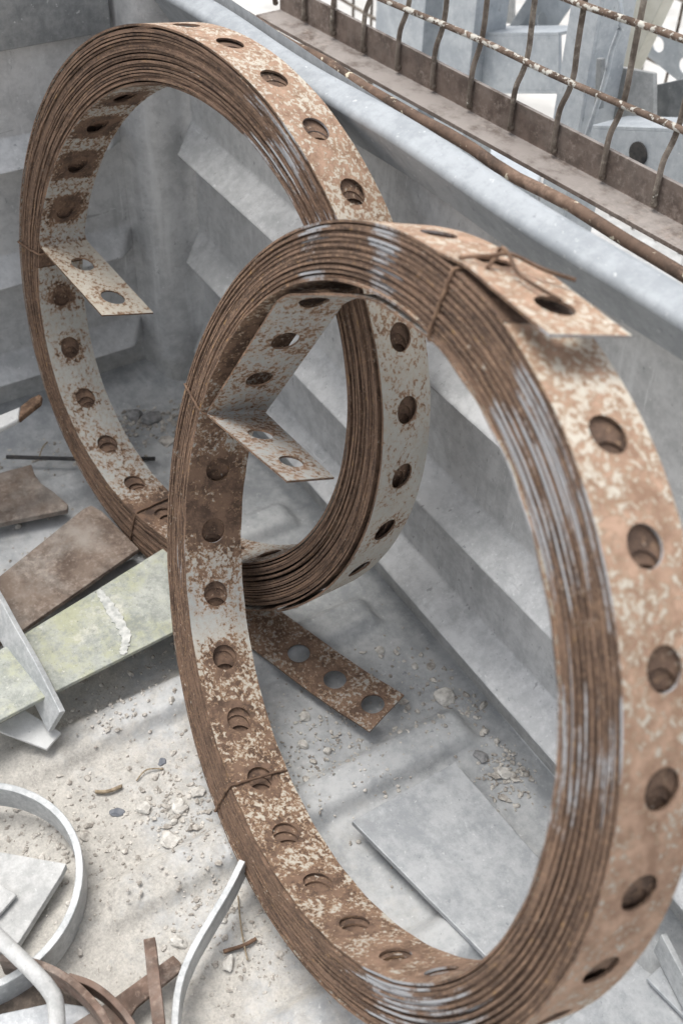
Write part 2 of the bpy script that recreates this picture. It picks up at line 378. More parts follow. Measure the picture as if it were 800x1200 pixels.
# ------------------------------------------------------------------ the coils of perforated strap
W, PITCH_H, RH, TH, NUDGE, HS = .050, .0535, .0106, .0016, .0008, .0195
def layered_holes(s, X, Y, c_in, rng_mid, c_out, seed):
    """hole centres of the wraps between: each wrap's holes nearly line up with those of the wrap over it"""
    A = np.unwrap(np.arctan2(Y, X)); A = A*np.sign(A[-1]-A[0])
    a_in = np.interp(c_in, s, A); a_out = np.interp(c_out, s, A)
    g = np.random.default_rng(seed); res = []
    lo, hi = np.interp(rng_mid[0], s, A), np.interp(rng_mid[1], s, A)
    d = 0
    for k in range(1, 4):
        d += math.radians(g.uniform(1.2, 2.4))
        res += [a+2*PI*k-d+math.radians(g.normal()*.35) for a in a_in if lo < a+2*PI*k-d < min(hi, lo+2*PI*3)]
    d = 0
    for k in range(1, 4):
        d += math.radians(g.uniform(1.2, 2.4))
        res += [a-2*PI*k+d+math.radians(g.normal()*.35) for a in a_out if max(lo, hi-2*PI*3) < a-2*PI*k+d < hi]
    return sorted(float(v) for v in np.interp(res, A, s))
def centres(ph, r, pitch=None):
    k0 = math.ceil((r[0]-ph)/PITCH_H); return [ph+(k0+k)*PITCH_H for k in range(int((r[1]-r[0])/PITCH_H)+1)]
def s_at(s, X, Y, deg, lo, hi):      # arc length where the strap passes an angle, between lo and hi
    m = (s >= lo) & (s <= hi); d = np.abs((np.degrees(np.arctan2(Y, X))-deg+180) % 360-180); return float(s[np.argmin(np.where(m, d, 999))])
class Coil:
    def __init__(s, c, n, R, t, h):
        s.c = Vector(c); s.n = Vector(n).normalized(); s.a = Vector((0,0,1)).cross(s.n).normalized(); s.b = s.n.cross(s.a)
        s.R, s.t, s.h = R, t, h
    def ro(s, th): h = s.h; return s.R*(1+h[0]*np.cos(2*th)+h[1]*np.sin(2*th)+h[2]*np.cos(3*th)+h[3]*np.sin(3*th))
    def ri(s, th): h = s.h; return s.R*(1+(h[0]+h[4])*np.cos(2*th)+(h[1]+h[5])*np.sin(2*th)+(h[2]+h[6])*np.cos(3*th)+(h[3]+h[7])*np.sin(3*th))-s.t
    def P(s, x, y, w): return s.c + s.a*x + s.b*y + s.n*w
C1 = Coil((.40178,-.24439,.25919), (-.11700,-.95718,-.26478), .2616, .0389, [.0267,-.0413,.0008,-.0011,.0017,.0162,-.0016,.0028])
C2 = Coil((.74785,-.30004,.25025), (.19052,-.96308,-.19022), .2479, .0383, [.0081,.0068,-.0090,-.0038,.0095,-.0290,-.0017,-.0054])

def spiral(C, th0, turns, seed, jit=.0005, lift=None):
    """winding outward with growing angle; returns x,y samples, angle"""
    g = np.random.default_rng(seed)
    N = int(turns*900); tau = np.linspace(0, turns, N); th = th0+tau*2*PI
    frac = (tau)/(turns-0.0)
    # uneven packing: the wraps bunch together in places and gape in others
    j = np.zeros(N)
    for k in range(10):
        fr = g.uniform(.25, 2.2); j += g.normal()*np.sin(fr*th+g.uniform(0,6.28))
    frac_ = np.clip(frac, 0, 1)
    r = C.ri(th)+(C.ro(th)-C.ri(th)-TH)*frac_ + TH/2 + j*jit*.42*np.minimum(1, 8*frac)*np.minimum(1, 8*(1-frac)+.0)
    # the innermost and outermost wraps stand a little off the roll
    r = r-.0009*np.clip((1.04-tau)/.04, 0, 1)+.0010*np.clip((tau-turns+1.04)/.04, 0, 1)
    if lift is not None: r = r+lift(tau, th, turns)
    return r*np.cos(th), r*np.sin(th), th
def resample(xs, ys, ds=.0012, smooth=2):
    P = np.stack([xs, ys], 1); d = np.r_[0, np.cumsum(np.linalg.norm(np.diff(P, axis=0), axis=1))]
    s = np.arange(0, d[-1], ds); X = np.interp(s, d, P[:,0]); Y = np.interp(s, d, P[:,1])
    for _ in range(smooth):
        X[1:-1] = (X[:-2]+2*X[1:-1]+X[2:])/4; Y[1:-1] = (Y[:-2]+2*Y[1:-1]+Y[2:])/4
    return s, X, Y
RIMPTS = [(x/6*2-1, -1) for x in range(6)] + [(1, x/6*2-1) for x in range(6)] + [(1-x/6*2, 1) for x in range(6)] + [(-1, 1-x/6*2) for x in range(6)]
def strap(name, C, s, X, Y, phase, rng_s, look, parent, seed, twist=None, stagger=.0010, label=None, mats=None, HS=HS):
    """perforated strap along the polyline (X,Y) between arc lengths rng_s; holes at phase + k*PITCH_H"""
    T = np.stack([np.gradient(X), np.gradient(Y)], 1); T /= np.linalg.norm(T, axis=1)[:,None]
    Nx, Ny = T[:,1], -T[:,0]          # outward (right of travel when angle grows)
    sgn = np.sign(np.median(Nx*X+Ny*Y)); Nx, Ny = Nx*sgn, Ny*sgn
    g = np.random.default_rng(seed)
    per = [(g.uniform(1.2, 9), g.uniform(0, 6.28), g.normal()) for _ in range(8)]
    per2 = [(g.uniform(60, 220), g.uniform(0, 6.28), g.normal()) for _ in range(6)]
    def shift(q): return stagger*.5*sum(c*math.sin(f*q+p) for f, p, c in per) + stagger*.10*sum(c*math.sin(f*q+p) for f, p, c in per2)
    verts, faces, fm, uv, at = [], [], [], [], []
    key = {}
    def V(q, w, o, tagk, nh):
        k = (round(q*2e4), round(w*2e4), o, tagk)
        if k in key: return key[k]
        qq = min(max(q, 0), s[-1]); x = np.interp(qq, s, X); y = np.interp(qq, s, Y); nx = np.interp(qq, s, Nx); ny = np.interp(qq, s, Ny)
        x += nx*o*TH/2; y += ny*o*TH/2
        if twist: dx, dy = twist(qq, w/W); x += dx; y += dy
        verts.append(C.P(x, y, w+shift(qq)))
        th = math.degrees(math.atan2(y, x)) % 360
        uv.append((qq, math.hypot(x, y)))
        lk_ = look(th, qq, o, w/W); at.append(lk_[:5]+(nh*(lk_[5] if len(lk_) > 5 else .12),))
        key[k] = len(verts)-1; return key[k]
    def quad(a, b, c, d, m): faces.append((a, b, c, d)); fm.append(m)
    def cell(q0, q1):            # plain stretch
        n = max(1, int(math.ceil((q1-q0)/.010)))
        qs = np.linspace(q0, q1, n+1)
        ws = [W*k/6 for k in range(7)]
        for i in range(n):
            for o in (1, -1):
                for k in range(6):
                    quad(V(qs[i],ws[k],o,'f',0), V(qs[i+1],ws[k],o,'f',0), V(qs[i+1],ws[k+1],o,'f',0), V(qs[i],ws[k+1],o,'f',0), 0)
            for w in (0, W):
                quad(V(qs[i],w,1,'e',0), V(qs[i+1],w,1,'e',0), V(qs[i+1],w,-1,'e',0), V(qs[i],w,-1,'e',0), 1)
    def holecell(qc):
        hs = HS
        outer = [(qc+p[0]*hs, W/2+p[1]*W/2) for p in RIMPTS]
        ang = [math.atan2(p[1], p[0]) for p in RIMPTS]
        circ = [(qc+RH*math.cos(a), W/2+RH*math.sin(a)) for a in ang]
        mid = [(qc+RH*1.45*math.cos(a), W/2+RH*1.45*math.sin(a)) for a in ang]
        n = len(outer)
        for i in range(n):
            k = (i+1) % n
            for o in (1, -1):
                quad(V(*outer[i],o,'f',0), V(*outer[k],o,'f',0), V(*mid[k],o,'f',.55), V(*mid[i],o,'f',.55), 0)
                quad(V(*mid[i],o,'f',.55), V(*mid[k],o,'f',.55), V(*circ[k],o,'f',1), V(*circ[i],o,'f',1), 0)
            quad(V(*circ[i],1,'h',1), V(*circ[k],1,'h',1), V(*circ[k],-1,'h',1), V(*circ[i],-1,'h',1), 1)
            if RIMPTS[i][1] == RIMPTS[k][1] and abs(RIMPTS[i][1]) == 1:
                a, b = outer[i], outer[k]
                quad(V(*a,1,'e',0), V(*b,1,'e',0), V(*b,-1,'e',0), V(*a,-1,'e',0), 1)
    lo, hi = rng_s; q = lo
    if isinstance(phase, (int, float)):
        k0 = math.ceil((lo+W/2-phase)/PITCH_H); phase = [phase+(k0+k)*PITCH_H for k in range(int((hi-lo)/PITCH_H)+2)]
    for qc in phase:
        if qc-HS < q-1e-9: continue
        if qc+HS > hi: break
        if qc-HS > q+1e-6: cell(q, qc-HS)
        holecell(qc); q = qc+HS
    if hi-q > 1e-5: cell(q, hi)
    for qe in (lo, hi):
        for k in range(6):
            quad(V(qe,W*k/6,1,'c',0), V(qe,W*(k+1)/6,1,'c',0), V(qe,W*(k+1)/6,-1,'c',0), V(qe,W*k/6,-1,'c',0), 1)
    me = bpy.data.meshes.new(name); me.from_pydata([tuple(v) for v in verts], [], faces)
    me.polygons.foreach_set('material_index', fm)
    me.polygons.foreach_set('use_smooth', [True]*len(fm))
    L = me.uv_layers.new(name='strap_uv'); li = np.zeros(len(me.loops), dtype=np.int32); me.loops.foreach_get('vertex_index', li)
    L.data.foreach_set('uv', np.array(uv)[li].ravel())
    at = np.array(at)
    for c, nm in enumerate(('cover','rusthue','painthue','edgepaint','edgehue','nearhole')):
        A = me.attributes.new(nm, 'FLOAT', 'POINT'); A.data.foreach_set('value', at[:,c].astype(np.float32))
    bm = bmesh.new(); bm.from_mesh(me); bmesh.ops.recalc_face_normals(bm, faces=bm.faces[:]); bm.to_mesh(me); bm.free()
    return link(name, me, mats or [M['surface'], M['edge']], parent, label)
def bell(x, c, w):
    d = (x-c+180) % 360-180; return math.exp(-(d/w)**2)
def tie_wire(C, th, parent, r=.0011, pad=.0014, twist_out=True, slant=0.0, seed=0, rin_pad=.0):
    """loop of binding wire around the strap bundle at angle th"""
    ro, ri = float(C.ro(np.array(th)))+pad, float(C.ri(np.array(th)))-pad-rin_pad
    w0, w1 = -pad, W+pad
    cs = [(ri,w0),(ri,w1),(ro,w1),(ro,w0)]; pts = []
    g = random.Random(seed)
    for i in range(4):
        a, b = cs[i], cs[(i+1)%4]
        for k in range(10):
            f = k/10; f = .04+.92*f
            rr = a[0]+(b[0]-a[0])*f; ww = a[1]+(b[1]-a[1])*f
            tq = th+slant*(ww/W-.5)+g.uniform(-.002,.002)
            pts.append(C.P(rr*math.cos(tq), rr*math.sin(tq), ww+g.uniform(-.0003,.0003)))
    bm = bmesh.new(); add_sweep(bm, pts, circle(r, 7), up=Vector(C.a*math.cos(th)+C.b*math.sin(th)+C.n*.37).cross(C.n+C.a*.2), closed=True)
    return from_bm('tie_wire', bm, M['rust_wire'], parent, smooth=True)

# --- front coil: inner end hangs loose as a chord with a bent tab, outer end sticks up
def look1(th, q, o, wf):
    edge = .22+.50*max(bell(th,122,24), bell(th,148,16))+.22*bell(th,205,28)+.46*max(bell(th,56,8), bell(th,76,8))+.2*bell(th,38,8)+.25*bell(th,215,25)+.1*bell(th,20,10)+.3*bell(th,325,10)
    ehue = .55+.45*bell(th,20,60)+.4*bell(th,350,40)+.3*bell(th,130,40)
    if o > 0:     # outer face: salmon rust with cream flakes
        return (.46+.10*bell(th,112,14)-.06*bell(th,170,20), .95, .92-.5*bell(th,170,22), edge, ehue)
    cov = .40+.36*bell(th,318,14)-.20*bell(th,338,9)+.10*bell(th,357,12)+.12*bell(th,272,18)+.06*bell(th,240,20)
    return (cov, .14+.30*bell(th,215,20), .80-.75*bell(th,320,10)-.7*bell(th,0,22)-.30*bell(th,225,28), edge, ehue, .3)
def loop1(th, q, o, wf): return (.66 if o < 0 else .66, .25, .0, .15, .9, .2)
def inside(look):
    def f(th, q, o, wf): l = look(th, q, o, wf); return (.25, .14, .35, l[3], l[4], 0)
    return f
coil1 = empty('strap_coil', 'front upright coil of rusty perforated steel strap, nearest the camera, with a loose inner loop', 'strap coil', C1.P(-.06,-.22,.025))
T1 = 21.0
th_s = math.radians(93); th_e = math.radians(87)
xs, ys, ths = spiral(C1, th_s, T1-6/360, 11)
# lead-in: bent tab, chord across the top left, then along the inside of the roll
lead = [(.0958,.0390),(.2240,.0062),(.1590,.1420),(.1470,.1530),(.1000,.1800),(.0720,.1945),(.0500,.2040),(.0200,.2100)]
lx = np.array([p[0] for p in lead]); ly = np.array([p[1] for p in lead])
ex, ey = [], []
for k in range(len(lead)-1):
    n = 30
    ex += list(np.linspace(lx[k], lx[k+1], n, endpoint=False)); ey += list(np.linspace(ly[k], ly[k+1], n, endpoint=False))
# lead-out: straight tangent tab
tx, ty = xs[-1], ys[-1]
ox = np.linspace(tx, -.0900, 60)[1:]; oy = np.interp(ox[::-1], [-.0900,-.0133,tx], [.2648,.2600,ty])[::-1]
s1, X1, Y1 = resample(np.r_[ex, xs, ox], np.r_[ey, ys, oy])
Ltab = math.hypot(.0958-.2240, .0390-.0062)
def tw1(q, wf):
    f = max(0., 1-q/Ltab); return (f*(wf-.5)*.0204, -f*(wf-.5)*.0156)
th_start = float(s1[np.argmin((X1-xs[0])**2+(Y1-ys[0])**2 + 1e3*(s1 > .6))])
s_loop = th_start
tot1 = s1[-1]
def arc_at(sv, X, Y, x, y, lo, hi):
    m = (sv >= lo) & (sv <= hi); k = np.argmin(np.where(m, (X-x)**2+(Y-y)**2, 9)); return float(sv[k])
circ1 = 2*PI*.235
s_out = tot1-.104-2*PI*.25
in_turn_end = s_loop+2*PI*.221
ph1 = .0320                                # first hole centre on the tab
end1 = [ph1, ph1+PITCH_H, ph1+PITCH_H*3-.008, ph1+PITCH_H*4-.010, ph1+PITCH_H*5-.012]
in1 = centres(ph1+.0055-.0128, (s_loop, in_turn_end))
first = s_at(s1, X1, Y1, 118, s_out, s_out+.5); last = s_at(s1, X1, Y1, 79, tot1-.35, tot1)
out1 = [first-.0540] + list(np.linspace(first, last, 28)) + [tot1-.0835, tot1-.0300]
strap('inner_end', C1, s1, X1, Y1, end1, (0, s_loop), loop1, coil1, 21, tw1, stagger=.0003, label='grey painted loose inner loop with its end bent into a tab')
strap('inner_turn', C1, s1, X1, Y1, in1, (s_loop, in_turn_end), look1, coil1, 22, None)
mid1 = layered_holes(s1, X1, Y1, in1, (in_turn_end, s_out), out1[:-2], 3)
strap('wound_strap', C1, s1, X1, Y1, mid1, (in_turn_end+NUDGE, s_out-NUDGE), inside(look1), coil1, 23, None, stagger=.0008)
strap('outer_turn', C1, s1, X1, Y1, out1, (s_out, tot1), look1, coil1, 24, None, stagger=.0006, label='salmon rust outer turn with flaking cream paint and a lifted end')
tie_wire(C1, math.radians(1.0), coil1, seed=1)
tie_wire(C1, math.radians(280.6), coil1, seed=2, slant=.02)
tie_wire(C1, math.radians(92.0), coil1, seed=3, rin_pad=.001)
# twisted tail of the top wire
top = C1.P
r0 = float(C1.ro(np.array(math.radians(93))))
bm = bmesh.new()
add_sweep(bm, spline([top(-.006,r0+.004,.002), top(-.016,r0+.011,.012), top(-.018,r0+.013,.024), top(-.030,r0+.012,.036), top(-.040,r0+.012,.05)], 6), circle(.0011,7))
add_sweep(bm, spline([top(-.002,r0+.003,.028), top(-.013,r0+.014,.020), top(-.020,r0+.013,.021), top(-.034,r0+.010,.020), top(-.060,r0+.011,.027)], 6), circle(.0011,7))
add_sweep(bm, spline([top(-.020,r0+.006,.010), top(-.016,r0+.012,.018), top(-.012,r0+.010,.03)], 6), circle(.0011,7))
from_bm('wire_twist', bm, M['rust_wire'], coil1, smooth=True)

# --- rear coil
def look2(th, q, o, wf):
    edge = .18+.46*max(bell(th,120,18), bell(th,138,14))
    ehue = .45+.4*bell(th,340,40)
    if o > 0:
        low = max(bell(th,175,28), bell(th,200,20))
        return (.50+.32*low, .85-.55*low, .85-.5*low, edge, ehue, .1+.12*low)
    return (.60+.20*bell(th,330,24)+.05*bell(th,290,14)-.02*bell(th,40,30)-.5*bell(th,277,7), .05, .14+.15*bell(th,335,30), edge, ehue, .10+1.0*bell(th,35,34)+.3*bell(th,335,25))
coil2 = empty('strap_coil', 'rear rusty perforated strap coil, partly hidden, leaning in the corner of the skip', 'strap coil', C2.P(-.0,-.245,.025))
T2 = 20.62
def lift2(tau, th, turns):
    a = np.degrees(th) % 360; d = (a-185+180) % 360-180
    return np.where(tau > turns-1.0, .0034*np.exp(-(d/48)**2), 0)
xs, ys, ths = spiral(C2, math.radians(2), T2, 31, lift=lift2)
lead = [(.0966,-.0249),(.2065,-.0010)]
ex = list(np.linspace(lead[0][0], lead[1][0], 30)); ey = list(np.linspace(lead[0][1], lead[1][1], 30))
s2, X2, Y2 = resample(np.r_[ex, xs], np.r_[ey, ys])
L2 = math.hypot(.0966-.2065, .0249-.001)
def tw2(q, wf):
    f = max(0., 1-q/L2); return (-f*(wf-.5)*.0104, -f*(wf-.5)*.0030)
def tab2(th, q, o, wf): return (.70, .4, .8, .15, .9)
sT = L2+.001; tot2 = s2[-1]
ph2 = .026
e2 = sT+2*PI*.207; so2 = tot2-2*PI*.244
in2 = centres(ph2+.018, (sT, e2)); out2 = centres(.030+.017, (so2, tot2))
strap('inner_end', C2, s2, X2, Y2, [ph2, ph2+PITCH_H], (0, sT), tab2, coil2, 41, tw2, stagger=.0003, label='cream painted bent tab at the inner end')
strap('inner_turn', C2, s2, X2, Y2, in2, (sT, e2), look2, coil2, 42)
mid2 = layered_holes(s2, X2, Y2, in2, (e2, so2), out2, 5)
strap('wound_strap', C2, s2, X2, Y2, mid2, (e2+NUDGE, so2-NUDGE), inside(look2), coil2, 43, stagger=.0008)
strap('outer_turn', C2, s2, X2, Y2, out2, (so2, tot2), look2, coil2, 44, stagger=.0006, label='outer turn, cream and rust on top, grey painted at the side')
tie_wire(C2, math.radians(357.6), coil2, seed=4)
tie_wire(C2, math.radians(279), coil2, seed=5, slant=.02)

# ------------------------------------------------------------------ loose strip on the floor
def flat_strip(name, corners, holes, thick, z0, label):
    """perforated flat piece: corners p0,p1 at one end, p2,p3 at other"""
    a, b, c, d = [Vector(p) for p in corners]      # a-b: left long edge, d-c: right long edge
    ln = (b-a).length
    class Flat:
        def P(s, x, y, w): return a+(b-a)*(x/ln)+(d-a)*(w/W)+Vector((0,0,y))
    F = Flat(); s = np.arange(0, ln, .002); X = s.copy(); Y = .0035*np.exp(-((s-ln)/.03)**2)+.0006*np.sin(s*40)
    def lk(th, q, o, wf): return (.47, .25, .25, .1, .9, .25)
    ax = (b-a).normalized(); cen = [((px(*h, zs)-a).dot(ax)) for h in holes]
    root = strap(name, F, s, X, Y+z0, cen, (0, s[-1]), lk, None, 77, stagger=.0002, HS=.0160)
    return root
zs = .004
p_a, p_b, p_c, p_d = px(262,735,zs), px(435,862,zs), px(477,826,zs), px(304,699,zs)
st = flat_strip('perforated_strip', (p_a,p_b,p_c,p_d), [(346,771),(390,800),(435,831)], .002, .0, '')
tag(st, 'short flat rusty perforated strip lying on the floor between the two coils', 'metal strip')

# ------------------------------------------------------------------ scrap on the floor of the skip
def plate(name, outline, thick, mat, label, cat, group=None, bevel=.0007, parent=None, kind=None):
    pts = [px(*p) for p in outline]; bm = bmesh.new(); add_prism(bm, pts, thick)
    o = from_bm(name, bm, mat, parent, bevel=bevel); return tag(o, label, cat, group, kind)
plate('flat_plate', [(412,962,.010),(533,893,.003),(700,1085,-.002),(618,1170,.006)], .006, M['galv_plate'], 'rectangular pale galvanised plate lying on the skip floor seen through the front coil', 'metal plate')
plate('flat_plate', [(-40,572,.008),(0,554,.008),(37,544,.008),(41,556,.008),(48,566,.008),(64,577,.008),(80,591,.008),(79,597,.008),(0,613,.008),(-40,622,.008)], .006, M['rust_plate'], 'small brown rusty plate with a curved cut end, by the end wall at left', 'metal plate')
plate('flat_plate', [(-40,716,.022),(0,675,.022),(98,596,.022),(107,592,.022),(120,599,.022),(163,643,.022),(28,737,.022),(-40,776,.022)], .005, M['rust_plate'], 'broad brown rusty plate behind the lichen-stained plate', 'metal plate')
gp = empty('channel_plate', 'pale plate with green lichen stains and a white streak, left of front coil', 'metal plate', px(100,760,.0))
bm = bmesh.new(); zg = .038
gpts = [px(*p, zg) for p in [(-60,800),(33,740),(115,690),(195,640),(232,616),(246,716),(200,742),(69,808),(0,844),(-60,876)]]
add_prism(bm, gpts, .004)
from_bm('plate_sheet', bm, M['lichen'], gp, bevel=.0008)
bm = bmesh.new()
ln = spline([px(*p, zg) for p in [(116,692),(126,707),(137,724),(148,744),(147,757),(144,768)]], 8); g_ = random.Random(8); lf, rt = [], []
for k, p in enumerate(ln):
    t_ = (ln[min(k+1,len(ln)-1)]-ln[max(k-1,0)]).normalized(); n_ = t_.cross(Vector((0,0,1))); hw = .0032+.0022*math.sin(k*.09)*g_.uniform(.5,1.2)+g_.uniform(-.0009,.0009)
    lf.append(p+n_*hw+Vector((0,0,.0012))); rt.append(p-n_*(hw*g_.uniform(.7,1.1))+Vector((0,0,.0012)))
for k in range(len(ln)-1):
    add_prism(bm, [lf[k], lf[k+1], rt[k+1], rt[k]], .0011)
bmesh.ops.remove_doubles(bm, verts=bm.verts[:], dist=.00002)
from_bm('white_streak', bm, M['weld'], gp)
# flat bar standing on edge across the lichen plate
def flatbar(name, pts, thick, height, mat, label, cat, group=None, n=10, parent=None, up=Vector((0,0,1)), bevel=.0006):
    bm = bmesh.new(); path = spline(pts, n); add_sweep(bm, path, [(-thick/2,-height),(thick/2,-height),(thick/2,0),(-thick/2,0)], up)
    o = from_bm(name, bm, mat, parent, bevel=bevel); tag(o, label, cat, group); return o
flatbar('flat_bar', [px(-45,620,.068), px(-2,693,.064), px(20,733,.06), px(45,777,.052), px(74,834,.040)], .0052, .030, M['galv_bar'], 'grey flat bar on edge crossing over the lichen-stained plate', 'metal bar', up=Vector((-.30,-.48,1)))
plate('flat_plate', [(-30,835,.012),(0,848,.012),(30,832,.012),(72,858,.008),(55,878,.008),(0,857,.012),(-30,850,.012)], .003, M['zinc_white'], 'small white plate poking out from under the lichen-stained plate', 'metal plate')
# pale piece with rusty end at the left edge
pe = empty('broken_strap', 'white painted metal piece with a rusty broken end, jutting in at the left edge', 'metal piece', px(0,500,.1))
zb = .11
bm = bmesh.new(); add_prism(bm, [px(*p, zb) for p in [(-50,500),(0,486),(24,476),(22,491),(0,502),(-50,520)]], .006); from_bm('painted_length', bm, M['zinc_white'], pe, bevel=.0018)
bm = bmesh.new(); add_prism(bm, [px(*p, zb+.001) for p in [(24,475.5),(36,466),(47,461),(49.5,464),(48,470),(30,484),(22,491)]], .007); from_bm('rusty_end', bm, M['rust_wire'], pe, bevel=.0018)
bm = bmesh.new(); add_sweep(bm, [px(8,535.5,.004), px(95,538,.004), px(182,537.5,.004)], circle(.0022,8)); tag(from_bm('thin_rod', bm, M['black_rod'], smooth=True), 'thin black rod on the floor behind the rear coil', 'rod')
# hoop of flat bar
hoop = []
for k in range(72):
    a = 2*PI*k/72; hoop.append(Vector((.488+.0830*math.cos(a)*1.0, .008+(.0835+.0005*math.sin(4*a+1))*math.sin(a), .026+.006*math.sin(a+1))))
bm = bmesh.new(); add_sweep(bm, hoop, [(-.0028,-.026),(.0028,-.026),(.0028,0),(-.0028,0)], closed=True)
tag(from_bm('hoop', bm, M['galv_bar'], bevel=.0006), 'grey flat-bar hoop standing on its rim on the floor at left', 'metal hoop')
plate('flat_plate', [(-60,985,.006),(0,998,.006),(78,1012,.006),(72,1025,.006),(22,1105,.006),(-60,1130,.006)], .008, M['galv_pale'], 'thick pale plate lying inside the grey hoop', 'metal plate')
plate('flat_plate', [(-40,1030,.012),(0,1036,.012),(20,1048,.012),(0,1071,.012),(-40,1095,.012)], .0035, M['galv_pale'], 'small pale plate on top of the thick plate inside the grey hoop', 'metal plate')
plate('flat_plate', [(-60,1185,-.004),(0,1158,-.004),(60,1148,-.004),(112,1180,-.004),(60,1192,-.004),(0,1212,-.004),(-60,1260,-.004)], .004, M['rust_dark'], 'dark rusty plate under the curved bars at bottom left', 'metal plate')
plate('flat_plate', [(-60,1225,.001),(0,1188,.001),(65,1174,.001),(120,1182,.001),(60,1260,.001)], .004, M['galv_plate'], 'grey plate in the bottom left corner under the white rod', 'metal plate')
bm = bmesh.new(); add_sweep(bm, spline([px(-40,1060,.055), px(0,1100,.055), px(36,1135,.055), px(58,1160,.052), px(66,1180,.05), px(68,1230,.045)], 10), circle(.0056,12)); tag(from_bm('bent_rod', bm, M['galv_pale'], smooth=True), 'white round bent rod at the bottom left corner', 'rod')
flatbar('curved_bar', [px(0,1122,.03), px(40,1127,.03), px(75,1143,.03), px(103,1167,.03), px(125,1196,.03), px(140,1235,.03)], .005, .022, M['rust_bar'], 'brown curved bar beside the white bent rod', 'metal bar')
flatbar('curved_bar', [px(80,1143,.022), px(108,1153,.022), px(133,1172,.022), px(155,1200,.022), px(168,1235,.022)], .0045, .016, M['rust_bar'], 'brown curved bar between the other curved bar and the rusty flat bar', 'metal bar')
plate('flat_bar', [(60,1215,.006),(130,1172,.006),(203,1119,.006),(212,1128,.006),(211,1138,.006),(160,1180,.006),(120,1240,.006)], .004, M['rust_bar'], 'rusty flat bar under the narrow angle iron at the bottom', 'metal bar')
ai = bmesh.new()
pA, pB = px(175,1099,.030), px(190,1235,.045)
add_sweep(ai, [pA, pB], [(-.0042,-.012),(-.0022,-.012),(-.0022,-.002),(.0042,-.002),(.0042,0),(-.0042,0)])
tag(from_bm('angle_iron', ai, M['rust_bar'], bevel=.0005), 'narrow rusty angle iron propped on the rusty flat bar', 'angle iron')
flatbar('bent_bar', [px(284,1008,.030), px(268,1040,.028), px(246,1077,.026), px(226,1112,.024), px(212,1146,.024), px(206,1180,.026), px(203,1240,.028)], .0050, .022, M['galv_bar'], 'grey bent bar standing on edge with its tip against the front coil', 'metal bar')
plate('flat_plate', [(600,1250,-.006),(744,1126,-.006),(860,1220,-.006),(800,1300,-.006)], .004, M['galv_plate'], 'mottled galvanised plate in the bottom right corner below the front coil', 'metal plate')
plate('flat_plate', [(757,1146,.001),(778,1128,.001),(860,1180,.001),(850,1235,.001),(806,1196,.001)], .004, M['galv_plate'], 'small galvanised plate under the short flat bar at bottom right', 'metal plate')
flatbar('flat_bar', [px(777,1094,.03), px(800,1138,.03), px(840,1215,.03)], .0045, .026, M['galv_bar'], 'short grey flat bar on edge at the bottom right corner', 'metal bar', n=3)

# ------------------------------------------------------------------ stones, twigs and grit
def stone(x, y, r, label, mat='stone', flat=.6, seed=0, z=None):
    bm = bmesh.new(); bmesh.ops.create_icosphere(bm, subdivisions=3, radius=1)
    g = random.Random(seed); off = Vector((g.uniform(0,50), g.uniform(0,50), 0)); st_ = Vector((g.uniform(.75,1.3), g.uniform(.75,1.25), flat))
    pl = [Vector((g.gauss(0,1), g.gauss(0,1), g.gauss(0,1))).normalized() for _ in range(7)]
    for v in bm.verts:
        p = v.co.copy()
        for n_ in pl:
            d = p.dot(n_)
            if d > .72: p -= n_*(d-.72)
        p *= 1+.22*mnoise.noise(p*1.6+off)+.08*mnoise.noise(p*5+off)
        v.co = Vector((p.x*st_.x, p.y*st_.y, p.z*st_.z))*r
    me = bpy.data.meshes.new('stone'); bm.to_mesh(me); bm.free()
    me.polygons.foreach_set('use_smooth', [False]*len(me.polygons))
    o = link('stone', me, M[mat]); zz = ZF if z is None else z
    o.location = px(x, y, zz+r*flat*.5); o.rotation_euler = (0,0,g.uniform(0,6)); tag(o, label, 'stone', 'stones on the skip floor'); return o
for i, (x, y, r, lab, mt) in enumerate([
    (201,985,.0085,'largest pale stone on the floor, left of the front coil','stone'),
    (167,947,.0075,'flattish pale stone up and left of the largest pale stone','stone'),
    (211,945,.006,'pale stone directly above the largest pale stone','stone'),
    (232,928,.006,'pale stone against the left side of the front coil','stone'),
    (204,963,.0038,'tiny pale stone just above the largest pale stone','stone'),
    (209,1104,.0065,'flat pale stone left of the grey bent bar','stone'),
    (268,1129,.006,'pale stone right of the grey bent bar','stone'),
    (261,1078,.0036,'small white stone beside the tip of the grey bent bar','stone'),
    (521,816,.0088,'largest stone along the foot of the side wall, right of the perforated strip','stone'),
    (486,781,.004,'small white stone above the largest stone by the side wall','stone'),
    (445,762,.004,'small white stone beside the upper edge of the perforated strip','stone'),
    (357,840,.0048,'white stone below the middle of the perforated strip','stone'),
    (355,872,.0048,'white stone inside the front coil, below another white stone','stone'),
    (384,880,.0042,'small white stone rightmost below the perforated strip','stone'),
    (563,886,.006,'grey stone beside the top corner of the pale plate','stone_grey'),
    (590,906,.007,'grey-brown lump on the floor gap right of the pale plate','stone'),
    (177,489,.012,'dark stone at the foot of the corner post, behind the rear coil','stone_grey'),
    (158,486,.009,'dark stone left of another at the foot of the corner post','stone_grey'),
    (190,893,.0038,'small dark chip on the bare floor behind the stones','slate'),
    (137,952,.0052,'blue-grey slate chip left of the pale stones','slate'),
    (103,855,.0034,'small dark pebble below the lichen-stained plate','slate')]):
    stone(x, y, r, lab, mt, flat=.6 if mt != 'slate' else .35, seed=i+3)
def twig(pts, r, label, mat='twig'):
    bm = bmesh.new(); add_sweep(bm, spline(pts, 6), circle(r, 6)); tag(from_bm('twig', bm, M[mat], smooth=True), label, 'twig', 'twigs on the skip floor')
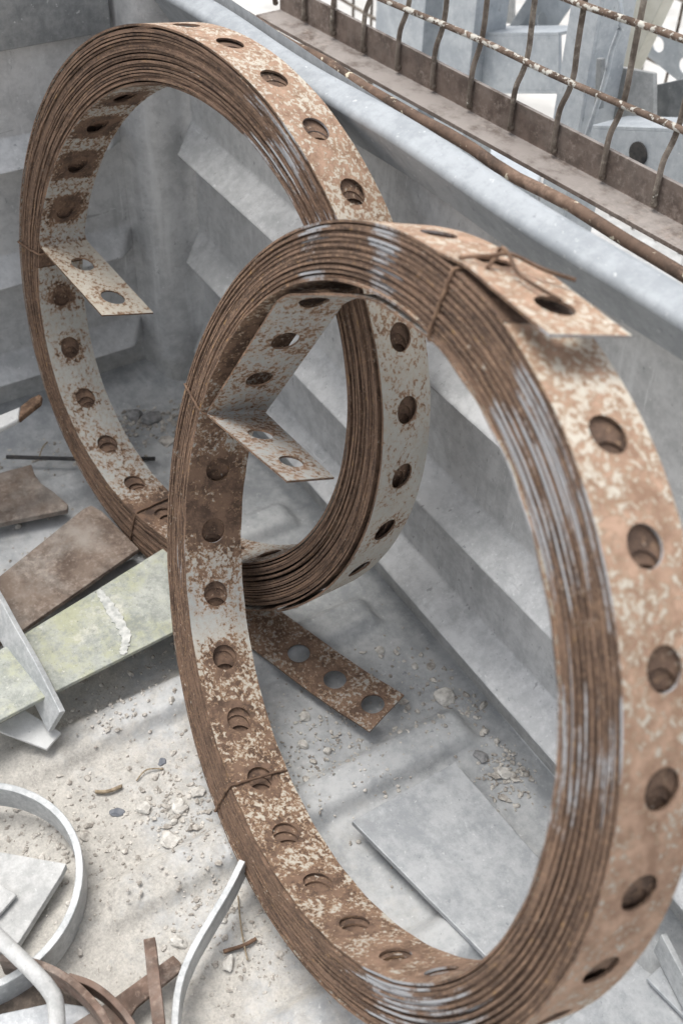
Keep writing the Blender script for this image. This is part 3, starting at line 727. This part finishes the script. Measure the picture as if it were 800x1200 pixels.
twig([px(112,928,ZF+.003), px(128,927,ZF+.004), px(143,921,ZF+.003)], .0017, 'short tan twig above the slate chip')
twig([px(160,915,ZF+.002), px(172,902,ZF+.004), px(192,901,ZF+.002)], .0007, 'thin curved stalk above the pale stones')
twig([px(262,1115,ZF+.002), px(285,1108,ZF+.004), px(300,1100,ZF+.003)], .0016, 'brown twig beside the left foot of the front coil', 'rust_wire')
twig([px(279,1050,ZF+.002), px(283,1090,ZF+.006), px(290,1125,ZF+.002)], .0006, 'thin dry stalk below the grey bar tip')
twig([px(45,540,.002), px(50,525,.012), px(56,518,.02)], .0008, 'thin stalk standing by the black rod')
# grit
def grit():
    base = []
    bm = bmesh.new(); bmesh.ops.create_icosphere(bm, subdivisions=1, radius=1)
    bv = np.array([v.co[:] for v in bm.verts]); bf = np.array([[v.index for v in f.verts] for f in bm.faces]); bm.free()
    spots = []
    for (x, y, sx, sy, n, r) in [(200,945,70,38,420,.0009),(215,930,40,25,160,.0014),(355,870,70,35,420,.0010),(155,775,70,30,300,.0010),(60,985,55,35,300,.0012),(110,850,45,20,110,.0010),
                                 (500,790,35,30,140,.0014),(590,905,20,22,160,.0014),(545,840,16,22,90,.0013),(285,1085,45,55,420,.0009),(230,1060,120,90,140,.0006),(420,920,90,60,220,.0008),(160,1090,70,50,120,.0008),(100,640,100,60,160,.0011),(30,520,110,22,380,.0014),(175,492,55,12,260,.0020),(130,700,80,60,120,.0012)]:
        for _ in range(n): spots.append((rng.normal(x, sx), rng.normal(y, sy), r*math.exp(rng.normal(0,.45))))
    vs, fs = [], []
    for x, y, r in spots:
        p = px(x, y, ZF+r*.3)
        if p.x > UE-.008 or p.y < V0+.008 or p.x < -.2: continue
        # settle on the ribs of the floor
        for uc in (.111,.267,.423,.579,.737,.893):
            d = abs(p.x-uc-.012); f = 1-min(max((d-.011)/.015,0),1)
            if f > 0 and p.y > -.40: p.z = max(p.z, ZF+.012*f*f*(3-2*f)+r*.3)
        a = rng.uniform(0, 6.28); ca, sa = math.cos(a), math.sin(a)
        q = bv*np.array([rng.uniform(.7,1.4), rng.uniform(.7,1.2), rng.uniform(.4,.8)])*r*(1+.25*rng.normal(size=(len(bv),1)))
        q = np.stack([q[:,0]*ca-q[:,1]*sa, q[:,0]*sa+q[:,1]*ca, q[:,2]], 1)+np.array(p)
        fs.append(bf+len(vs)*len(bv)); vs.append(q)
    me = bpy.data.meshes.new('grit'); me.from_pydata(np.concatenate(vs).tolist(), [], np.concatenate(fs).tolist())
    tag(link('grit', me, M['gravel']), 'loose sandy grit scattered over the skip floor', 'grit', kind='stuff')
grit()

# ------------------------------------------------------------------ beyond the side wall
ZG = -.16
bm = bmesh.new(); s_ = 60; bm.faces.new([bm.verts.new(p) for p in [(-s_,-s_,ZG),(s_,-s_,ZG),(s_,s_,ZG),(-s_,s_,ZG)]])
tag(from_bm('ground', bm, M['ground']), 'pale concrete yard around the skip', 'ground', kind='structure')
bm = bmesh.new(); zp = .425
pa, pb = px(340,50,zp), px(860,356,zp); dp = (pb-pa)
add_sweep(bm, [pa-dp*.25+(dp*1.6)*(k/30)+Vector((0,.0010*math.sin(k*1.7),.0012*math.sin(k*1.1))) for k in range(31)], circle(.0046,12))
tag(from_bm('steel_pipe', bm, M['rust_pipe'], smooth=True), 'thin rusty pipe with flaking cream paint along the outside of the skip rail', 'pipe')
# mesh cage standing beside the skip
zc = .38
fA, fB = px(300,17,zc), px(800,294,zc); dirc = (fB-fA).normalized(); inn = Vector((0,0,1)).cross(dirc); inn = inn if inn.y < 0 else -inn
cage = empty('mesh_cage', 'rusty wire mesh cage side with an angle-steel base beside the skip', 'mesh cage', fA)
a0, a1 = fA-dirc*.0, fB+dirc*.45
bm = bmesh.new()
wF, hF, tF = .034, .028, .004
add_sweep(bm, [a0, a1], [(0,0),(0,-tF),(wF,-tF),(wF,hF),(wF-tF,hF),(wF-tF,0)] if True else [])
# orient the section so its width runs away from the skip
test = dirc.cross(Vector((0,0,1)))
if test.dot(inn) < 0:
    bm.free(); bm = bmesh.new(); add_sweep(bm, [a0, a1], [(0,0),(0,-tF),(-wF,-tF),(-wF,hF),(-wF+tF,hF),(-wF+tF,0)])
from_bm('base_angle', bm, M['rust_angle'], cage, bevel=.0006)
pc = fA+inn*(wF-tF-.003)
bots = [(322,15),(356,26),(389,41),(425,60),(465,80),(506,99),(549,120),(597,149),(647,177),(704,207),(765,238)]
wires = [hit(x, y, pc, inn) for x, y in bots]
sp_ = (wires[-1]-wires[-2]); sp_.z = 0
wires += [wires[-1]+sp_*k for k in (1,2,3)]
for k, p in enumerate(wires):
    bm = bmesh.new(); p = Vector((p.x, p.y, zc+.006)); g = random.Random(k)
    path = spline([p, p+Vector((0,0,.016)), p+Vector((0,0,.034))+inn*.003-dirc*.002, p+Vector((0,0,.060))+inn*.009-dirc*.001*g.uniform(-2,2), p+Vector((0,0,.12))+inn*.009, p+Vector((0,0,.40))+inn*.009+dirc*g.uniform(-.004,.004)], 6)
    add_sweep(bm, path, circle(.0024,8), up=dirc)
    bmesh.ops.create_uvsphere(bm, u_segments=8, v_segments=6, radius=.0033, matrix=Matrix.Translation(p+inn*.001))
    from_bm('vertical_wire', bm, M['mesh_wire'], cage, smooth=True)
pw = pc+inn*.005
for pts in ([(440,-4),(560,46),(659,93),(800,153)], [(560,-50),(662,-2),(800,46)]):
    P_ = [hit(x, y, pw, inn) for x, y in pts]; d_ = (P_[-1]-P_[0]); P_ = [P_[0]-d_*.5]+P_+[P_[-1]+d_*.4]
    bm = bmesh.new(); add_sweep(bm, spline(P_, 8), circle(.0028,9)); from_bm('horizontal_wire', bm, M['mesh_rod'], cage, smooth=True)

def slab(name, pts, v, thick, mat, label, cat, group=None, holes=(), parent=None):
    """upright flat face on the plane y=v, thickened away from the skip"""
    P_ = [pv(x, y, v) for x, y in pts]; bm = bmesh.new(); add_prism(bm, P_, thick, Vector((0,-1,0)))
    o = from_bm(name, bm, mat, parent, bevel=.001)
    if label: tag(o, label, cat, group)
    return o
def channel_post(x0, x1, v, ytop_h, label, slot=False, depth=.05):
    a, b = pv(x0, 90, v), pv(x1, 90, v); ua, ub = max(a.x,b.x), min(a.x,b.x)
    root = empty('steel_post', label, 'steel post', ((ua+ub)/2, v, ZG))
    bm = bmesh.new(); add_box(bm, (ub, v-.004, ZG), (ua, v, ytop_h)); from_bm('web', bm, M['galv_bg'], root, bevel=.0006)
    for uu in (ub, ua-.004):
        bm = bmesh.new(); add_box(bm, (uu, v-depth, ZG), (uu+.004, v-.004, ytop_h)); from_bm('flange', bm, M['galv_bg'], root, bevel=.0006)
    return root
channel_post(437, 492, -.86, .75, 'leftmost galvanised upright post behind the mesh cage')
channel_post(512, 549, -.86, .75, 'second galvanised upright post from the left behind the mesh cage')
channel_post(655, 688, -.84, .75, 'narrow galvanised upright post right of the crossbeam behind the mesh cage')
def beam(p, v, label, hole=None, flange=True, thick=.005, depth=.05):
    root = empty('steel_beam', label, 'steel beam', pv(*p[0], v))
    P_ = [pv(x, y, v) for x, y in p]; bm = bmesh.new(); add_prism(bm, P_, thick, Vector((0,-1,0)))
    from_bm('web', bm, M['galv_bg'], root, bevel=.0006)
    bm = bmesh.new(); a, b, c, d = P_
    add_prism(bm, [a+Vector((0,0,.004)), b+Vector((0,0,.004)), b+Vector((0,-depth,.004)), a+Vector((0,-depth,.004))], .004); from_bm('flange', bm, M['galv_bg'], root, bevel=.0006)
    bm = bmesh.new(); add_prism(bm, [d, c, c+Vector((0,-depth,0)), d+Vector((0,-depth,0))], .004); from_bm('flange', bm, M['galv_bg'], root, bevel=.0006)
    if hole:
        hp = pv(*hole, v); bm = bmesh.new()
        bmesh.ops.create_cone(bm, cap_ends=True, segments=24, radius1=.012, radius2=.012, depth=.002, matrix=Matrix.Translation(hp+Vector((0,.0012,0)))@Matrix.Rotation(PI/2,4,'X'))  # black disc on the uncut web, its colour standing for the hole's shaded depth
        from_bm('dark_hole_disc', bm, M['black_rod'], root)
    return root
beam([(549,42),(654,42),(654,106),(549,106)], -.88, 'galvanised crossbeam between two upright posts behind the mesh cage')
beam([(692,151),(900,160),(900,245),(692,205)], -.82, 'galvanised beam with a round hole at right behind the mesh cage', hole=(748,180))
o = slab('diagonal_plate', [(588,42),(635,-30),(675,-30),(640,42)], -.98, .006, M['galv_bg'], 'pale blue-grey diagonal plate behind the crossbeam', 'metal plate')
slab('leaning_board', [(672,118),(735,-30),(790,-30),(700,165),(672,165)], -1.0, .02, M['cream'], 'cream painted board leaning diagonally behind the mesh cage', 'board')
slab('flat_plate', [(722,78),(765,86),(765,148),(700,148)], -.90, .006, M['galv_pale'], 'pale square plate standing on the holed beam behind the mesh cage', 'metal plate')
slab('flat_plate', [(765,100),(830,86),(830,150),(765,150)], -.93, .006, M['galv_dark'], 'dark grey plate at the far right edge behind the mesh cage', 'metal plate')
bm = bmesh.new(); add_sweep(bm, spline([pv(722,-20,-.80),pv(727,25,-.80),pv(716,60,-.80),pv(708,95,-.80),pv(690,150,-.80),pv(676,185,-.80)], 8), circle(.0026,8))
tag(from_bm('cable', bm, M['galv_bg'], smooth=True), 'thin grey cable hanging behind the mesh cage, right of the narrow post', 'cable')
slab('flat_bar', [(698,68),(704,69),(702,128),(695,128)], -.81, .006, M['galv_dark'], 'short dark grey upright bar right of the narrow post', 'metal bar')
slab('brace', [(549,128),(655,150),(655,172),(549,146)], -1.02, .006, M['galv_pale'], 'pale brace running low behind the galvanised crossbeam', 'brace')
slab('brace', [(775,120),(840,70),(840,92),(780,140)], -1.1, .006, M['galv_bg'], 'sloping galvanised brace at the right edge behind the mesh cage', 'brace')
def perforated_bar(p0, p1, wid, v, label):
    a, b = pv(*p0, v), pv(*p1, v); ax = (b-a).normalized(); wd = ax.cross(Vector((0,1,0))).normalized()*wid
    class Bar:
        def P(s, x, y, w): return a+ax*x+wd*(w/W)+Vector((0,-y,0))
    s = np.arange(0, (b-a).length, .004)
    tag(strap('perforated_bar', Bar(), s, s.copy(), np.full_like(s, .001), .03, (0, s[-1]), lambda *k: (0,0,0,0,0,0), None, 5, stagger=0, mats=[M['galv_bg'], M['galv_bg']]), label, 'metal bar')
perforated_bar((590,60), (655,-40), .045, -.95, 'perforated galvanised bar slanting up behind the crossbeam')
perforated_bar((700,132), (850,150), .04, -.97, 'level perforated galvanised bar at right behind the cream board')
perforated_bar((760,20), (850,90), .045, -1.15, 'perforated galvanised bar slanting down in the top right corner')
slab('flat_plate', [(552,-10),(600,-10),(600,28),(552,24)], -1.05, .006, M['galv_pale'], 'pale plate behind the top of the crossbeam between two posts', 'metal plate')
# more galvanised pieces on the yard, seen through the gap above the rail
for i, (x0, x1, y0, y1, lab, mt) in enumerate([(500,640,150,205,'long galvanised section lying on the yard behind the skip rail, left of the other','galv_bg'), (640,800,215,330,'long pale section lying on the yard behind the skip rail at right','galv_pale')]):
    bm = bmesh.new(); za = ZG+.08
    add_prism(bm, [px(x0,y0,za), px(x1,y1-30,za), px(x1-10,y1+10,za), px(x0-10,y0+40,za)], .07); tag(from_bm('steel_section', bm, M[mt], bevel=.002), lab, 'steel section')
def far_mesh(xs_, ys_, v, label):
    root = empty('wire_fence', label, 'wire mesh', pv(xs_[0], ys_[-1], v))
    L, Rr = pv(xs_[0], 40, v).x, pv(xs_[-1], 40, v).x
    n = max(3, int(abs(L-Rr)/.05))
    for k in range(n+1):
        u = L+(Rr-L)*k/n; bm = bmesh.new(); add_sweep(bm, [Vector((u,v,ZG+.02)), Vector((u,v,.9))], circle(.0025,6)); from_bm('vertical_wire', bm, M['mesh_wire'], root, smooth=True)
    z = ZG+.05
    while z < .9:
        bm = bmesh.new(); add_sweep(bm, [Vector((L,v+.005,z)), Vector((Rr,v+.005,z))], circle(.0025,6)); from_bm('horizontal_wire', bm, M['mesh_wire'], root, smooth=True); z += .05
far_mesh((700,900), (0,120), -1.35, 'distant rusty mesh panel at the top right corner')
far_mesh((355,480), (0,60), -.98, 'distant rusty mesh panel left of the upright posts')

# ------------------------------------------------------------------ light
SUN_EL, SUN_AZ = math.radians(72), math.radians(25)     # azimuth measured from +X towards +Y
sd = Vector((math.cos(SUN_EL)*math.cos(SUN_AZ), math.cos(SUN_EL)*math.sin(SUN_AZ), math.sin(SUN_EL)))
L = bpy.data.lights.new('sun', 'SUN'); L.energy = 1.0; L.angle = math.radians(32); L.color = (1,.965,.91)
lo = bpy.data.objects.new('sun', L); col.objects.link(lo); lo.rotation_euler = sd.to_track_quat('Z','Y').to_euler(); lo.location = sd*5
w = bpy.data.worlds.new('World'); sc.world = w; w.use_nodes = True
nt = w.node_tree; bg = nt.nodes['Background']; sky = nt.nodes.new('ShaderNodeTexSky'); sky.sky_type = 'NISHITA'; sky.sun_disc = False
sky.sun_elevation = SUN_EL; sky.sun_rotation = PI/2-SUN_AZ; sky.dust_density = 3.5; sky.air_density = 1.0; sky.ozone_density = 1.0
hs = nt.nodes.new('ShaderNodeHueSaturation'); hs.inputs['Saturation'].default_value = .24      # overcast: the blue is mostly veiled
nt.links.new(sky.outputs[0], hs.inputs['Color']); nt.links.new(hs.outputs[0], bg.inputs[0]); bg.inputs[1].default_value = .15
sc.view_settings.view_transform = 'Standard'; sc.view_settings.look = 'None'; sc.view_settings.gamma = 1; sc.view_settings.exposure = 0.86
